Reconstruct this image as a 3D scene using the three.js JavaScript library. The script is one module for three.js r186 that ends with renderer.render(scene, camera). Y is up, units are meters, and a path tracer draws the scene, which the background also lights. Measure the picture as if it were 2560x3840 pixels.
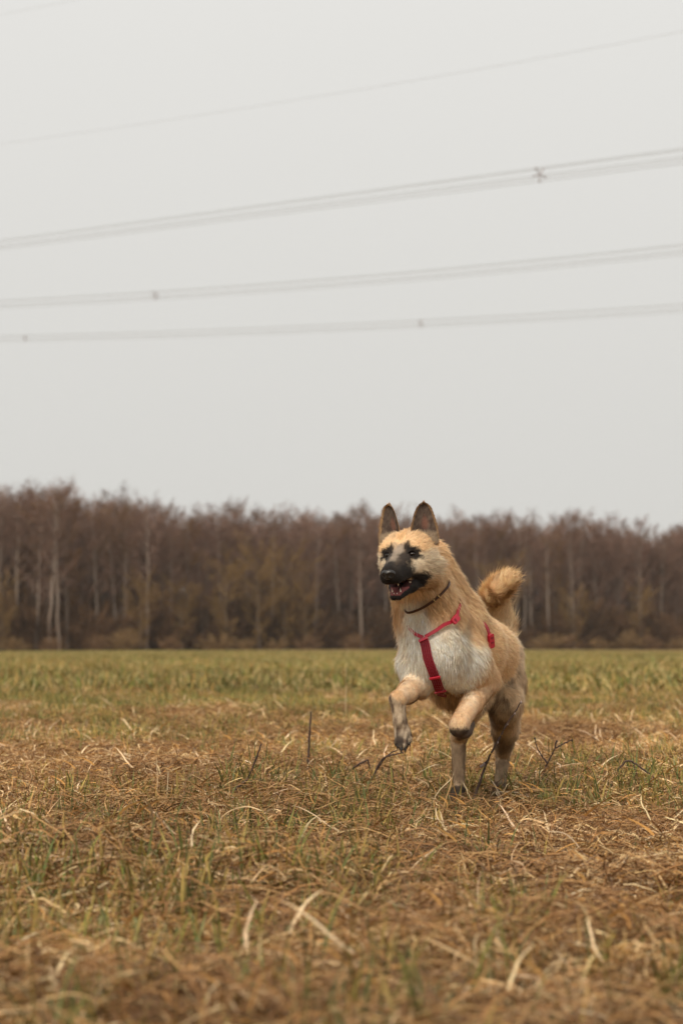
import * as THREE from 'three';
import { mergeGeometries } from 'three/addons/utils/BufferGeometryUtils.js';

// ---------------------------------------------------------------- camera, sky, sun, exposure
const scene = new THREE.Scene();
const camera = new THREE.PerspectiveCamera(23.93, 682 / 1024, 0.1, 4000);
camera.position.set(0, 0.475, 0);
camera.rotation.x = THREE.MathUtils.degToRad(3.207);
camera.focus = 6.75;
camera.userData.fStop = 5.4;
scene.add(camera);

const skyW = 256, skyH = 128, skyData = new Float32Array(skyW * skyH * 4);
for (let j = 0; j < skyH; j++) for (let i = 0; i < skyW; i++) {
  const e = Math.max(0, Math.sin((j + 0.5 - skyH / 2) / skyH * Math.PI)), k = (j * skyW + i) * 4;   // overcast: brighter overhead
  const l = 0.376 * (1 + 0.8 * e);
  skyData[k] = l * 1.0; skyData[k + 1] = l * 0.988; skyData[k + 2] = l * (0.945 + 0.03 * e); skyData[k + 3] = 1;
}
const sky = new THREE.DataTexture(skyData, skyW, skyH, THREE.RGBAFormat, THREE.FloatType);
sky.mapping = THREE.EquirectangularReflectionMapping; sky.magFilter = sky.minFilter = THREE.LinearFilter; sky.needsUpdate = true;
scene.background = sky; scene.environment = sky;

const sun = new THREE.DirectionalLight(0xfff1dc, 1.5);
sun.position.set(-3, 8, 0.5); sun.target.position.set(0.3, 0.3, -7);
sun.castShadow = true; sun.shadow.radius = 40; sun.shadow.mapSize.set(2048, 2048);
Object.assign(sun.shadow.camera, { left: -12, right: 12, top: 12, bottom: -12, near: 0.5, far: 60 });
scene.add(sun, sun.target);

const renderer = new THREE.WebGLRenderer({ antialias: true });
renderer.setSize(682, 1024);
renderer.shadowMap.enabled = true;
renderer.toneMapping = THREE.LinearToneMapping;
renderer.toneMappingExposure = 1.72;

// ---------------------------------------------------------------- helpers
function seeded(s) { return () => { s |= 0; s = s + 0x6D2B79F5 | 0; let t = Math.imul(s ^ s >>> 15, 1 | s); t = t + Math.imul(t ^ t >>> 7, 61 | t) ^ t; return ((t ^ t >>> 14) >>> 0) / 4294967296; }; }
const hash = (x, y, z) => { let h = Math.imul(x, 374761393) ^ Math.imul(y, 668265263) ^ Math.imul(z, 2147483647 - 1013904223); h = Math.imul(h ^ h >>> 13, 1274126177); return ((h ^ h >>> 16) >>> 0) / 4294967296; };
function noise(x, y, z = 0) {                      // value noise, -1 .. 1
  const X = Math.floor(x), Y = Math.floor(y), Z = Math.floor(z); x -= X; y -= Y; z -= Z;
  const u = x * x * (3 - 2 * x), v = y * y * (3 - 2 * y), w = z * z * (3 - 2 * z), L = (a, b, t) => a + (b - a) * t;
  return 2 * L(L(L(hash(X, Y, Z), hash(X + 1, Y, Z), u), L(hash(X, Y + 1, Z), hash(X + 1, Y + 1, Z), u), v),
    L(L(hash(X, Y, Z + 1), hash(X + 1, Y, Z + 1), u), L(hash(X, Y + 1, Z + 1), hash(X + 1, Y + 1, Z + 1), u), v), w) - 1;
}
const fbm = (x, y, z = 0) => (noise(x, y, z) + 0.5 * noise(x * 2.1 + 5, y * 2.1, z * 2.1) + 0.25 * noise(x * 4.3, y * 4.3 + 9, z * 4.3)) / 1.75;
const clamp = (x, a = 0, b = 1) => Math.min(b, Math.max(a, x));
const step = (a, b, x) => { x = clamp((x - a) / (b - a)); return x * x * (3 - 2 * x); };
const mix3 = (a, b, t) => [a[0] + (b[0] - a[0]) * t, a[1] + (b[1] - a[1]) * t, a[2] + (b[2] - a[2]) * t];
const sub = (a, b) => [a[0] - b[0], a[1] - b[1], a[2] - b[2]], add = (a, b, s = 1) => [a[0] + b[0] * s, a[1] + b[1] * s, a[2] + b[2] * s];
const dot = (a, b) => a[0] * b[0] + a[1] * b[1] + a[2] * b[2], len = (a) => Math.hypot(a[0], a[1], a[2]);
const unit = (a) => { const l = len(a) || 1; return [a[0] / l, a[1] / l, a[2] / l]; };
const cross = (a, b) => [a[1] * b[2] - a[2] * b[1], a[2] * b[0] - a[0] * b[2], a[0] * b[1] - a[1] * b[0]];
const taken = {};
const numbered = (n) => { const k = taken[n] = (taken[n] ?? -1) + 1; return k ? n + '_' + String(k).padStart(3, '0') : n; };
function tag(o, label, category, group, kind) {
  o.userData.label = label; o.userData.category = category;
  if (group) o.userData.group = group;
  if (kind) o.userData.kind = kind;
  return o;
}
function shade(o) { o.castShadow = o.receiveShadow = true; return o; }
function top(name, o) { o.name = numbered(name); scene.add(o); return o; }
function part(name, geometry, material, parent) { const m = shade(new THREE.Mesh(geometry, material)); m.name = name; parent.add(m); return m; }
class Soup {                                        // collects vertices with colours into one geometry
  constructor() { this.p = []; this.c = []; this.i = []; this.n = null; }
  v(p, c) { this.p.push(p[0], p[1], p[2]); this.c.push(c[0], c[1], c[2]); return this.p.length / 3 - 1; }
  strip(path, widths, sides, cols) {                // a ribbon that may end in a point
    let a = -1, b = -1;
    path.forEach((q, k) => {
      const w = widths[k] / 2, s = sides[k];
      if (w < 1e-5) { const t = this.v(q, cols[k]); this.i.push(a, b, t); return; }
      const l = this.v(add(q, s, -w), cols[k]), r = this.v(add(q, s, w), cols[k]);
      if (a >= 0) this.i.push(a, b, r, a, r, l);
      a = l; b = r;
    });
  }
  tube(path, radii, n, cols) {
    let prev = -1;
    path.forEach((q, k) => {
      const t = unit(sub(path[Math.min(k + 1, path.length - 1)], path[Math.max(k - 1, 0)])), s = unit(cross(t, Math.abs(t[1]) > 0.9 ? [1, 0, 0] : [0, 1, 0])), u = cross(s, t), at = this.p.length / 3;
      for (let m = 0; m < n; m++) { const a = m / n * 2 * Math.PI; this.v(add(add(q, s, Math.cos(a) * radii[k]), u, Math.sin(a) * radii[k]), cols[k] ?? cols[0]); }
      if (prev >= 0) for (let m = 0; m < n; m++) { const o = (m + 1) % n; this.i.push(prev + m, prev + o, at + o, prev + m, at + o, at + m); }
      prev = at;
    });
    const e = this.v(path[path.length - 1], cols[cols.length - 1]); for (let m = 0; m < n; m++) this.i.push(prev + m, prev + (m + 1) % n, e);
  }
  build(normals = true) {
    const g = new THREE.BufferGeometry();
    g.setAttribute('position', new THREE.Float32BufferAttribute(this.p, 3)); g.setAttribute('color', new THREE.Float32BufferAttribute(this.c, 3));
    if (this.n) g.setAttribute('normal', new THREE.Float32BufferAttribute(this.n, 3));
    g.setIndex(this.i); if (normals && !this.n) g.computeVertexNormals();
    return g;
  }
}
const painted = (o = {}) => new THREE.MeshPhysicalMaterial({ vertexColors: true, roughness: 0.85, side: THREE.DoubleSide, specularIntensity: 0.35, ...o });

// ---------------------------------------------------------------- the field
const mounds = [[-0.62, -5.0, 0.55, 0.10], [-0.25, -4.55, 0.4, 0.05], [0.95, -5.6, 0.5, 0.05], [0.15, -3.7, 0.45, 0.05], [-0.2, -8.2, 0.6, 0.06], [1.05, -8.0, 0.5, 0.04], [0.7, -3.3, 0.5, 0.04], [-0.5, -3.2, 0.4, 0.05]];
function groundAt(x, z) {
  const d = Math.hypot(x, z), far = step(12, 60, d);
  let h = far * 0.16 * fbm(x / 22, z / 22, 3) + (1 - step(60, 120, d)) * 0.05 * fbm(x / 0.7, z / 0.7, 1) + (d < 25 ? 0.026 * noise(x / 0.17, z / 0.17, 2) : 0);
  h += far * 0.25 * noise(x / 90 + 4, z / 90, 7) * step(80, 200, d);
  for (const [mx, mz, r, a] of mounds) { const q = ((x - mx) ** 2 + (z - mz) ** 2) / (r * r); if (q < 4) h += a * Math.exp(-q * 1.6); }
  const calm = 1 - 0.8 * Math.exp(-((x - 0.4) ** 2 + (z + 7.2) ** 2) / 0.12);
  return h * calm - 0.04;
}
const greenness = (x, z) => clamp(0.34 + 0.85 * fbm(x / 0.9, z / 1.5, 11) + 0.35 * fbm(x / 14, z / 26, 12) + 0.1 * step(15, 90, Math.hypot(x, z)));
const paleness = (x, z) => clamp(0.5 + 0.8 * fbm(x / 1.1 + 30, z / 1.3, 13) + 0.4 * fbm(x / 9, z / 16 + 8, 14));
{
  const rings = 300, cols = [], g = new THREE.BufferGeometry(), p = [], c = [], ix = [];
  for (let a = -36; a <= 36; a += 0.18) cols.push(a);
  for (let a = 40; a < 324; a += 4) cols.push(a);
  for (let r = 0; r <= rings; r++) {
    const d = 0.25 * Math.pow(8000, r / rings);
    for (const a of cols) {
      const x = Math.sin(a * Math.PI / 180) * d, z = -Math.cos(a * Math.PI / 180) * d;
      p.push(x, groundAt(x, z), z);
      const gr = greenness(x, z), pa = paleness(x, z), n = 0.25 * noise(x / 0.4, z / 0.4, 5) + 0.25 * noise(x / 0.09, z / 0.09, 6);
      const thatch = mix3(mix3([0.17, 0.105, 0.045], [0.24, 0.155, 0.07], pa), [0.13, 0.10, 0.035], gr * 0.5); c.push(thatch[0] * (1 + n), thatch[1] * (1 + n), thatch[2] * (1 + n));
    }
  }
  const m = cols.length;
  for (let r = 0; r < rings; r++) for (let k = 0; k < m; k++) { const a = r * m + k, b = r * m + (k + 1) % m; ix.push(a, b, b + m, a, b + m, a + m); }
  g.setAttribute('position', new THREE.Float32BufferAttribute(p, 3)); g.setAttribute('color', new THREE.Float32BufferAttribute(c, 3)); g.setIndex(ix); g.computeVertexNormals();
  const o = top('field_ground', shade(new THREE.Mesh(g, painted({ roughness: 1, specularIntensity: 0.1 }))));
  tag(o, 'flat open meadow ground of matted straw reaching to the bare wood', 'ground', null, 'structure');
}

// blades ------------------------------------------------------------------------------------------------
function blade(s, R, base, az, length, width, rise, curl, col, segs, o = {}) {
  const path = [], widths = [], sides = [], cols = []; let q = base.slice(), e = rise, a = az;
  const roll = (R() - 0.5) * 1.6, tip = o.tip ?? col;
  for (let k = 0; k <= segs; k++) {
    const t = k / segs, d = [Math.cos(e) * Math.cos(a), Math.sin(e), Math.cos(e) * Math.sin(a)], h = [-Math.sin(a), 0, Math.cos(a)], up = cross(h, d);
    path.push(q); sides.push(add([h[0] * Math.cos(roll), 0, h[2] * Math.cos(roll)], up, Math.sin(roll)));
    widths.push(k === segs ? 0 : width * (t < 0.15 ? 0.75 + t * 1.6 : 1 - 0.75 * Math.pow(t, 1.6))); cols.push(mix3(col, tip, t));
    q = add(q, d, length / segs); if (q[1] < 0.004) q[1] = 0.004 + R() * 0.01;
    e -= curl / segs * (0.4 + 1.2 * t) + (R() - 0.5) * 0.25; a += (R() - 0.5) * (o.wild ?? 0.4);
    e = clamp(e, -1.3, 1.45);
  }
  s.strip(path, widths, sides, cols);
}
const STRAW = [[0.66, 0.46, 0.24], [0.74, 0.56, 0.33], [0.56, 0.36, 0.15], [0.64, 0.48, 0.28], [0.52, 0.29, 0.10], [0.38, 0.215, 0.085], [0.78, 0.64, 0.43], [0.78, 0.58, 0.34], [0.22, 0.12, 0.05], [0.15, 0.08, 0.035], [0.42, 0.22, 0.075]];
const GREEN = [[0.17, 0.205, 0.05], [0.23, 0.245, 0.065], [0.13, 0.175, 0.06], [0.32, 0.29, 0.085], [0.19, 0.235, 0.11]];
const pick = (R, a) => a[Math.floor(R() * a.length)], vary = (R, c, v = 0.25) => { const k = 1 + (R() - 0.5) * 2 * v; return [c[0] * k, c[1] * k * (1 + (R() - 0.5) * 0.08), c[2] * k]; };
const WHITE = () => [1, 1, 1];
function patch(seed, n, spread, make) { const R = seeded(seed), s = new Soup(); for (let k = 0; k < n; k++) { const r = spread * Math.sqrt(R()), a = R() * 6.283; make(s, R, [r * Math.cos(a), 0.002 + R() * 0.006, r * Math.sin(a)]); } return s.build(); }
const dryPatches = [11, 31, 51, 71].map((seed) => patch(seed, 170, 0.13, (s, R, b) => { const lie = R() < 0.88; blade(s, R, add(b, [0, R() * R() * 0.05, 0]), R() * 6.283, (0.022 + R() * R() * 0.10) * (lie ? 1 : 0.6), 0.0016 + R() * R() * 0.0034, lie ? (R() - 0.35) * 0.7 : 0.3 + R() * 0.9, lie ? 0.2 + R() * 0.7 : R() * 0.9, vary(R, pick(R, STRAW), 0.32), 5, { wild: 1.1 }); }));
const greenPatches = [12, 32, 52].map((seed) => patch(seed, 18, 0.05, (s, R, b) => blade(s, R, b, R() * 6.283, 0.035 + R() * 0.075, 0.0034 + R() * 0.0028, 1.0 + R() * 0.45, R() * 0.9, vary(R, pick(R, GREEN)), 4, { tip: R() < 0.3 ? [0.4, 0.3, 0.1] : undefined, wild: 0.2 })));
const leafPatches = [13, 33, 53, 73].map((seed) => patch(seed, 9, 0.12, (s, R, b) => blade(s, R, add(b, [0, R() * 0.045, 0]), R() * 6.283, 0.04 + R() * 0.08, 0.0028 + R() * 0.0038, R() < 0.75 ? (R() - 0.25) * 0.6 : 0.3 + R() * 0.7, 0.2 + R() * 0.8, vary(R, pick(R, [[0.66, 0.5, 0.3], [0.72, 0.58, 0.38], [0.55, 0.4, 0.22], [0.45, 0.29, 0.13]])), 6, { wild: 0.8 })));
const tanglePatch = patch(14, 60, 0.12, (s, R, b) => blade(s, R, add(b, [0, R() * 0.05, 0]), R() * 6.283, 0.08 + R() * 0.12, 0.0014 + R() * 0.0014, R() * 0.6, 0.6 + R() * 2, vary(R, pick(R, [[0.20, 0.10, 0.04], [0.30, 0.155, 0.06], [0.13, 0.07, 0.035], [0.40, 0.24, 0.10]])), 5, { wild: 1.2 }));
const farPatch = patch(15, 70, 0.5, (s, R, b) => { const g = R() < 0.3; blade(s, R, b, R() * 6.283, 0.06 + R() * 0.10, 0.007 + R() * 0.008, g ? 0.9 + R() * 0.5 : 0.2 + R() * 1.0, 1 + R(), vary(R, pick(R, g ? GREEN : STRAW)), 2); });
function scatter(name, label, category, shapes, spots) {
  if (Array.isArray(shapes)) { shapes.forEach((g, v) => scatter(name, label, category, g, spots.filter((_, k) => Math.floor(hash(k, 9, 4) * shapes.length) === v))); return; }
  const geometry = shapes;
  const m = shade(new THREE.InstancedMesh(geometry, painted({ roughness: 0.7, transmission: 0 }), spots.length)), o = new THREE.Object3D(), col = new THREE.Color();
  spots.forEach(([x, z, s, tint, sy], k) => { o.position.set(x, groundAt(x, z), z); o.rotation.set((hash(k, 3, 1) - 0.5) * 0.25, hash(k, 1, 7) * 6.283, (hash(k, 5, 1) - 0.5) * 0.25); o.scale.set(s, s * (sy ?? 1), s); o.updateMatrix(); m.setMatrixAt(k, o.matrix); m.setColorAt(k, col.setRGB(...tint)); });
  tag(top(name, m), label, category, label.split(' ').slice(0, 4).join(' '), 'stuff');
}
function spread(seed, z0, z1, perM2, half, make) {   // points over the part of the field in view and well to its sides
  const R = seeded(seed), out = [], bands = 60;
  for (let b = 0; b < bands; b++) {
    const a0 = z0 * Math.pow(z1 / z0, b / bands), a1 = z0 * Math.pow(z1 / z0, (b + 1) / bands), w = half(a1), n = Math.round((a1 - a0) * 2 * w * (typeof perM2 === 'function' ? perM2(a0) : perM2));
    for (let k = 0; k < n; k++) { const r = make(R, (R() * 2 - 1) * w, -(a0 + R() * (a1 - a0))); if (r) out.push(r); }
  }
  return out;
}
const half = (d) => 0.19 * d + 0.45;
const tone = (x, z, R) => { const p = 0.68 + 0.5 * paleness(x, z) + (R() - 0.5) * 0.35; return [p, p * (0.92 + R() * 0.06), p * (0.80 + R() * 0.12)]; };
const hollow = (x, z) => step(0.12, 0.5, noise(x / 0.26, z / 0.34, 21) * 0.7 + noise(x / 0.8, z / 1.1, 22) * 0.5);
scatter('dry_grass', 'pale dry straw blades lying matted all over the near meadow', 'grass', dryPatches,
  spread(21, 1.7, 48, (d) => d < 12 ? 135 : d < 26 ? 70 : 26, half, (R, x, z) => R() < (1.2 - 0.4 * greenness(x, z)) * (1 - 0.75 * hollow(x, z)) ? [x, z, 0.65 + R() * 0.6, tone(x, z, R), 0.6 + R() * 1.1] : null));
scatter('dead_leaf_blade', 'broad curled tan grass leaves scattered over the straw', 'grass', leafPatches,
  spread(22, 1.7, 20, 40, half, (R, x, z) => R() < 1 - 0.6 * hollow(x, z) ? [x, z, 0.6 + R() * 0.7, tone(x, z, R)] : null));
scatter('brown_stem_tangle', 'fine dark brown stems tangled low among the straw', 'dead stems', tanglePatch,
  spread(23, 1.7, 18, 60, half, (R, x, z) => R() < 0.9 - paleness(x, z) * 0.8 + 0.5 * hollow(x, z) ? [x, z, 0.8 + R() * 0.6, [1, 1, 1]] : null));
scatter('green_grass', 'fresh green grass tufts coming up through the straw', 'grass', greenPatches,
  spread(24, 1.7, 40, 230, half, (R, x, z) => R() < Math.pow(greenness(x, z), 1.6) * 1.15 ? [x, z, 0.7 + R() * 0.75, tone(x, z, R).map((v, k) => v * [1.08, 1, 1][k])] : null));
scatter('distant_grass', 'blurred mixed straw and green grass of the far meadow', 'grass', farPatch,
  spread(25, 24, 260, (d) => d < 50 ? 8 : d < 110 ? 3.5 : 1.2, half, (R, x, z) => { const t = tone(x, z, R), g = greenness(x, z); return [x, z, 0.9 + R() * 0.7, [t[0] * (0.76 - 0.12 * g), t[1] * 0.75, t[2] * 0.62]]; }));

// ---------------------------------------------------------------- the bare wood behind the meadow
const barkMat = painted({ roughness: 0.95 }), twigMat = painted({ roughness: 0.95 });
function growTree(seed, o) {                       // a tree one unit = one metre, returns trunk and crown geometries
  const R = seeded(seed), trunk = new Soup(), crown = new Soup(), H = o.h, path = [], rad = [], cols = [];
  let lean = [(R() - 0.5) * o.lean, 0, (R() - 0.5) * o.lean];
  for (let k = 0; k <= 9; k++) { const t = k / 9; path.push([lean[0] * t * H + (R() - 0.5) * 0.25, t * H * 0.96 - 0.3 * (1 - t), lean[2] * t * H + (R() - 0.5) * 0.25]); rad.push(Math.max(0.02, o.r * Math.pow(1 - t, 0.8))); cols.push(mix3(o.low, o.bark, step(0.02, 0.35, t + (R() - 0.5) * 0.2))); }
  trunk.tube(path, rad, 7, cols);
  const at = (t) => { const f = t * 9, k = Math.min(8, Math.floor(f)); return add(path[k], sub(path[k + 1], path[k]), f - k); };
  for (let b = 0; b < o.limbs; b++) {
    const t = o.from + (0.98 - o.from) * Math.pow((b + R()) / o.limbs, 0.85), az = R() * 6.283, L = H * o.reach * (0.35 + 0.65 * Math.sin(Math.PI * Math.min(1, 0.25 + 0.85 * (1 - t)))) * (0.6 + 0.7 * R());
    let q = at(t), e = o.rise + (R() - 0.5) * 0.5; const lp = [q], lr = [Math.max(0.02, o.r * 0.42 * (1 - t) + 0.02)];
    for (let k = 1; k <= 4; k++) { q = add(q, [Math.cos(e) * Math.cos(az), Math.sin(e), Math.cos(e) * Math.sin(az)], L / 4); e = Math.min(1.4, e + 0.12); lp.push(q); lr.push(lr[0] * (1 - k / 4.4)); }
    trunk.tube(lp, lr, 4, [mix3(o.bark, o.twig, 0.35)]);
    for (let s = 0; s < o.sprays; s++) {
      const f = 0.25 + 0.75 * R(), k = Math.min(3, Math.floor(f * 4)), c0 = add(lp[k], sub(lp[k + 1], lp[k]), f * 4 - k), a2 = az + (R() - 0.5) * 2.6, l2 = L * (0.22 + 0.3 * R()), e2 = 0.3 + R() * 0.9;
      const d2 = [Math.cos(e2) * Math.cos(a2), Math.sin(e2), Math.cos(e2) * Math.sin(a2)], end = add(c0, d2, l2), col = vary(R, o.twig, 0.3);
      crown.strip([c0, end], [0.035, 0], [unit(cross(d2, [0.3, 0.2, 1])), [1, 0, 0]], [col, col]);
      for (let w = 0; w < o.twigs; w++) {
        const c1 = add(c0, d2, l2 * (0.15 + 0.85 * R())), a3 = a2 + (R() - 0.5) * 3, e3 = R() * 1.4 - 0.15, l3 = 0.35 + R() * 0.8, d3 = [Math.cos(e3) * Math.cos(a3), Math.sin(e3), Math.cos(e3) * Math.sin(a3)], cc = vary(R, o.twig, 0.35);
        crown.strip([c1, add(c1, d3, l3)], [o.tw, 0], [unit(cross(d3, [R() - 0.5, R() - 0.5, R() - 0.5])), [1, 0, 0]], [cc, cc]);
      }
    }
  }
  return { trunk: trunk.build(), crown: crown.build() };
}
const PURPLE = [0.18, 0.108, 0.08], BROWN = [0.17, 0.095, 0.045], OLIVE = [0.21, 0.13, 0.052], PALE = [0.28, 0.225, 0.185], DARKBARK = [0.12, 0.09, 0.072];
const birchKinds = [0, 1, 2, 3].map((k) => growTree(100 + k, { h: 20, r: 0.15 + 0.025 * k, lean: 0.14, bark: PALE, low: [0.16, 0.115, 0.088], from: 0.30 + 0.07 * (k % 3), limbs: 26, reach: 0.19, rise: 0.75, sprays: 7, twigs: 8, tw: 0.045, twig: PURPLE }));
const alderKinds = [0, 1, 2].map((k) => growTree(200 + k, { h: 20, r: 0.17, lean: 0.05, bark: DARKBARK, low: DARKBARK, from: 0.25, limbs: 30, reach: 0.17, rise: 0.85, sprays: 8, twigs: 9, tw: 0.05, twig: k === 1 ? BROWN : PURPLE }));
const willowKinds = [0, 1].map((k) => growTree(300 + k, { h: 14, r: 0.15, lean: 0.12, bark: [0.17, 0.125, 0.085], low: DARKBARK, from: 0.06, limbs: 38, reach: 0.36, rise: 0.6, sprays: 9, twigs: 11, tw: 0.05, twig: OLIVE }));
function shrub(seed, col) {
  const R = seeded(seed), stems = new Soup(), crown = new Soup();
  for (let k = 0; k < 40; k++) {
    const az = R() * 6.283, e = 0.35 + R() * 1.1, L = 0.75 + 0.3 * R(), d = [Math.cos(e) * Math.cos(az), Math.sin(e), Math.cos(e) * Math.sin(az)], b = [d[0] * 0.12, 0, d[2] * 0.12];
    stems.tube([b, add(b, d, L * 0.5), add(b, d, L)], [0.012, 0.008, 0.003], 4, [vary(R, col, 0.3)]);
    for (let w = 0; w < 60; w++) { const c = add(b, d, L * (0.25 + 0.75 * R())), dd = unit([d[0] + (R() - 0.5) * 1.6, d[1] + (R() - 0.5) * 1.4, d[2] + (R() - 0.5) * 1.6]), cc = vary(R, col, 0.4); crown.strip([c, add(c, dd, 0.1 + R() * 0.16)], [0.018, 0], [unit(cross(dd, [R() - 0.5, R() - 0.5, R() - 0.5])), [1, 0, 0]], [cc, cc]); }
  }
  return { trunk: stems.build(), crown: crown.build() };
}
const shrubKinds = [shrub(401, [0.25, 0.16, 0.075]), shrub(402, [0.21, 0.125, 0.065])];
const edgeAt = (x) => -(322 + 0.55 * (x + 47) * (x > -47 ? 1 : 0) + 4 * noise(x / 17, 2.2));   // the edge of the wood draws back to the right
const profile = [[-47, 20.4], [-41, 20.9], [-34, 20.7], [-28, 20], [-24, 18.9], [-20.5, 18.5], [-17, 19.4], [-14, 19.4], [-11, 18.8], [-6, 18.8], [0, 19], [6, 19.8], [10, 19], [20, 19.1], [30, 19.1], [42, 18.9], [60, 18]];
const heightAt = (x) => { for (let k = 1; k < profile.length; k++) if (x < profile[k][0]) { const [a, b] = profile[k - 1], [c, d] = profile[k]; return b + (d - b) * clamp((x - a) / (c - a)); } return 19.6; };
const treeNotes = [
  ['birch_tree', 'bare birch with a pale trunk standing at the edge of the wood', 'birches at the edge of the wood'],
  ['alder_tree', 'bare dark-trunked tree with reddish twigs in the front row of the wood', 'dark trees in the front row of the wood'],
  ['willow_tree', 'low spreading olive brown willow in front of the tall bare trees', 'willows in front of the tall trees'],
];
function plant(kind, shapes, k, x, z, h, turn) {
  const s = shapes[k % shapes.length], [name, label, group] = treeNotes[kind], g = top(name, new THREE.Group()), base = kind === 2 ? 14 : 20;
  part('trunk', s.trunk, barkMat, g); part('crown', s.crown, twigMat, g);
  g.position.set(x, groundAt(x, z) - 0.05, z); g.rotation.y = turn; g.scale.set(h / base * (1 + 0.1 * Math.sin(turn * 3)), h / base, h / base);
  tag(g, label, 'tree', group);
}
{
  const R = seeded(500);
  const birchX = [-44, -37.8, -31, -27, -22, -16.5, -10.5, -4, 2.5, 12, 19.5, 26, 29, 35, 40.5, 44, -46.5, -41.5, -39.3, -36.3, -33.4, -29.3, -24.6, -19.3, -13.3, -8.2, -7.2, -0.4, 5.5, 9, 14, 17.5, 21, 24, 27.5, 30.5, 33.5, 36, 39, 42.5, 45.5, 48.5, 52, -51, -56, -61, 57];
  for (const x0 of birchX) { const x = x0 + (x0 > 3 ? (R() - 0.5) * 3 : 0), z = edgeAt(x) - R() * (x0 > 3 ? 9 : 4); plant(0, birchKinds, Math.floor(R() * 4), x + (R() - 0.5) * 1.6, z - R() * 3, heightAt(x) * (0.86 + R() * 0.17), R() * 6.283); }
  for (let x = -64; x < 64; x += 1.5 + R() * 1.5) { const z = edgeAt(x) - 2 - R() * 9; plant(1, alderKinds, Math.floor(R() * 3), x, z, heightAt(x) * (0.84 + R() * 0.17), R() * 6.283); }
  for (const [x, h] of [[-27, 9], [-22, 8.5], [-16, 11.5], [-11.5, 13.5], [-8, 13], [-5, 9], [24, 12], [46, 9], [-45, 9], [12, 9], [35, 8.5]]) { const z = edgeAt(x) + 1.5 + R() * 2; plant(2, willowKinds, Math.floor(R() * 2), x, z, h, R() * 6.283); }
  // shrubs in front
  const bushes = [[-29, 3.6, 3.1], [-32.5, 2.4, 2.2], [-17, 3.8, 2.2], [-23.5, 2.6, 2.0], [-13, 2.2, 1.7], [-38, 2.5, 1.9], [-43, 3, 2.1], [-5, 3, 2.0], [-9, 2.4, 1.6], [2, 3, 2.2], [30.5, 4.2, 2.4], [33.5, 3, 2.2], [43.5, 3.4, 3.2], [47, 2.6, 2.4], [38.5, 2.6, 1.8], [17, 3, 2], [52, 3, 2], [-50, 3, 2]];
  bushes.forEach(([x, w, h], k) => {
    const z = edgeAt(x) + 4 + R() * 2, s = shrubKinds[k % 2], g = top('shrub', new THREE.Group());
    part('stems', s.trunk, barkMat, g); part('crown', s.crown, twigMat, g);
    g.position.set(x, groundAt(x, z) - 0.05, z); g.scale.set(w * 0.95, h * 0.95, w * 0.8); g.rotation.y = R() * 6.283;
    tag(g, 'low rounded brown leafless shrub at the foot of the wood', 'shrub', 'shrubs along the foot of the wood');
  });
  // the trees behind them read as one mass
  const back = mergeGeometries([alderKinds[0].trunk, alderKinds[0].crown]), m = shade(new THREE.InstancedMesh(back, twigMat, 1400)), o = new THREE.Object3D(), col = new THREE.Color();
  for (let k = 0; k < 1400; k++) {
    const x = -130 + 260 * R(), z = edgeAt(x) - 8 - 75 * Math.pow(R(), 1.2), s = heightAt(x) * (0.85 + R() * 0.22) / 20;
    o.position.set(x, -0.1, z); o.rotation.set(0, R() * 6.283, 0); o.scale.set(s, s, s); o.updateMatrix(); m.setMatrixAt(k, o.matrix); const t = 0.75 + R() * 0.6; m.setColorAt(k, col.setRGB(t, t * (0.93 + R() * 0.1), t * 0.97));
  }
  const low = mergeGeometries([shrubKinds[1].trunk, shrubKinds[1].crown]), u = shade(new THREE.InstancedMesh(low, twigMat, 2600));
  for (let k = 0; k < 2600; k++) {
    const x = -130 + 260 * R(), z = edgeAt(x) - 2 - 60 * Math.pow(R(), 1.3), s = 1.8 + R() * 3.4;
    o.position.set(x, -0.1, z); o.rotation.set(0, R() * 6.283, 0); o.scale.set(s * 1.1, s * (0.9 + R() * 0.9), s); o.updateMatrix(); u.setMatrixAt(k, o.matrix); const t = 0.4 + R() * 0.4; u.setColorAt(k, col.setRGB(t, t * 0.95, t));
  }
  tag(top('undergrowth', u), 'dark leafless undergrowth between the trunks of the wood', 'undergrowth', null, 'stuff');
  tag(top('bare_wood', m), 'mass of bare reddish grey trees filling the wood behind the front row', 'wood', null, 'stuff');
}

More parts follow.
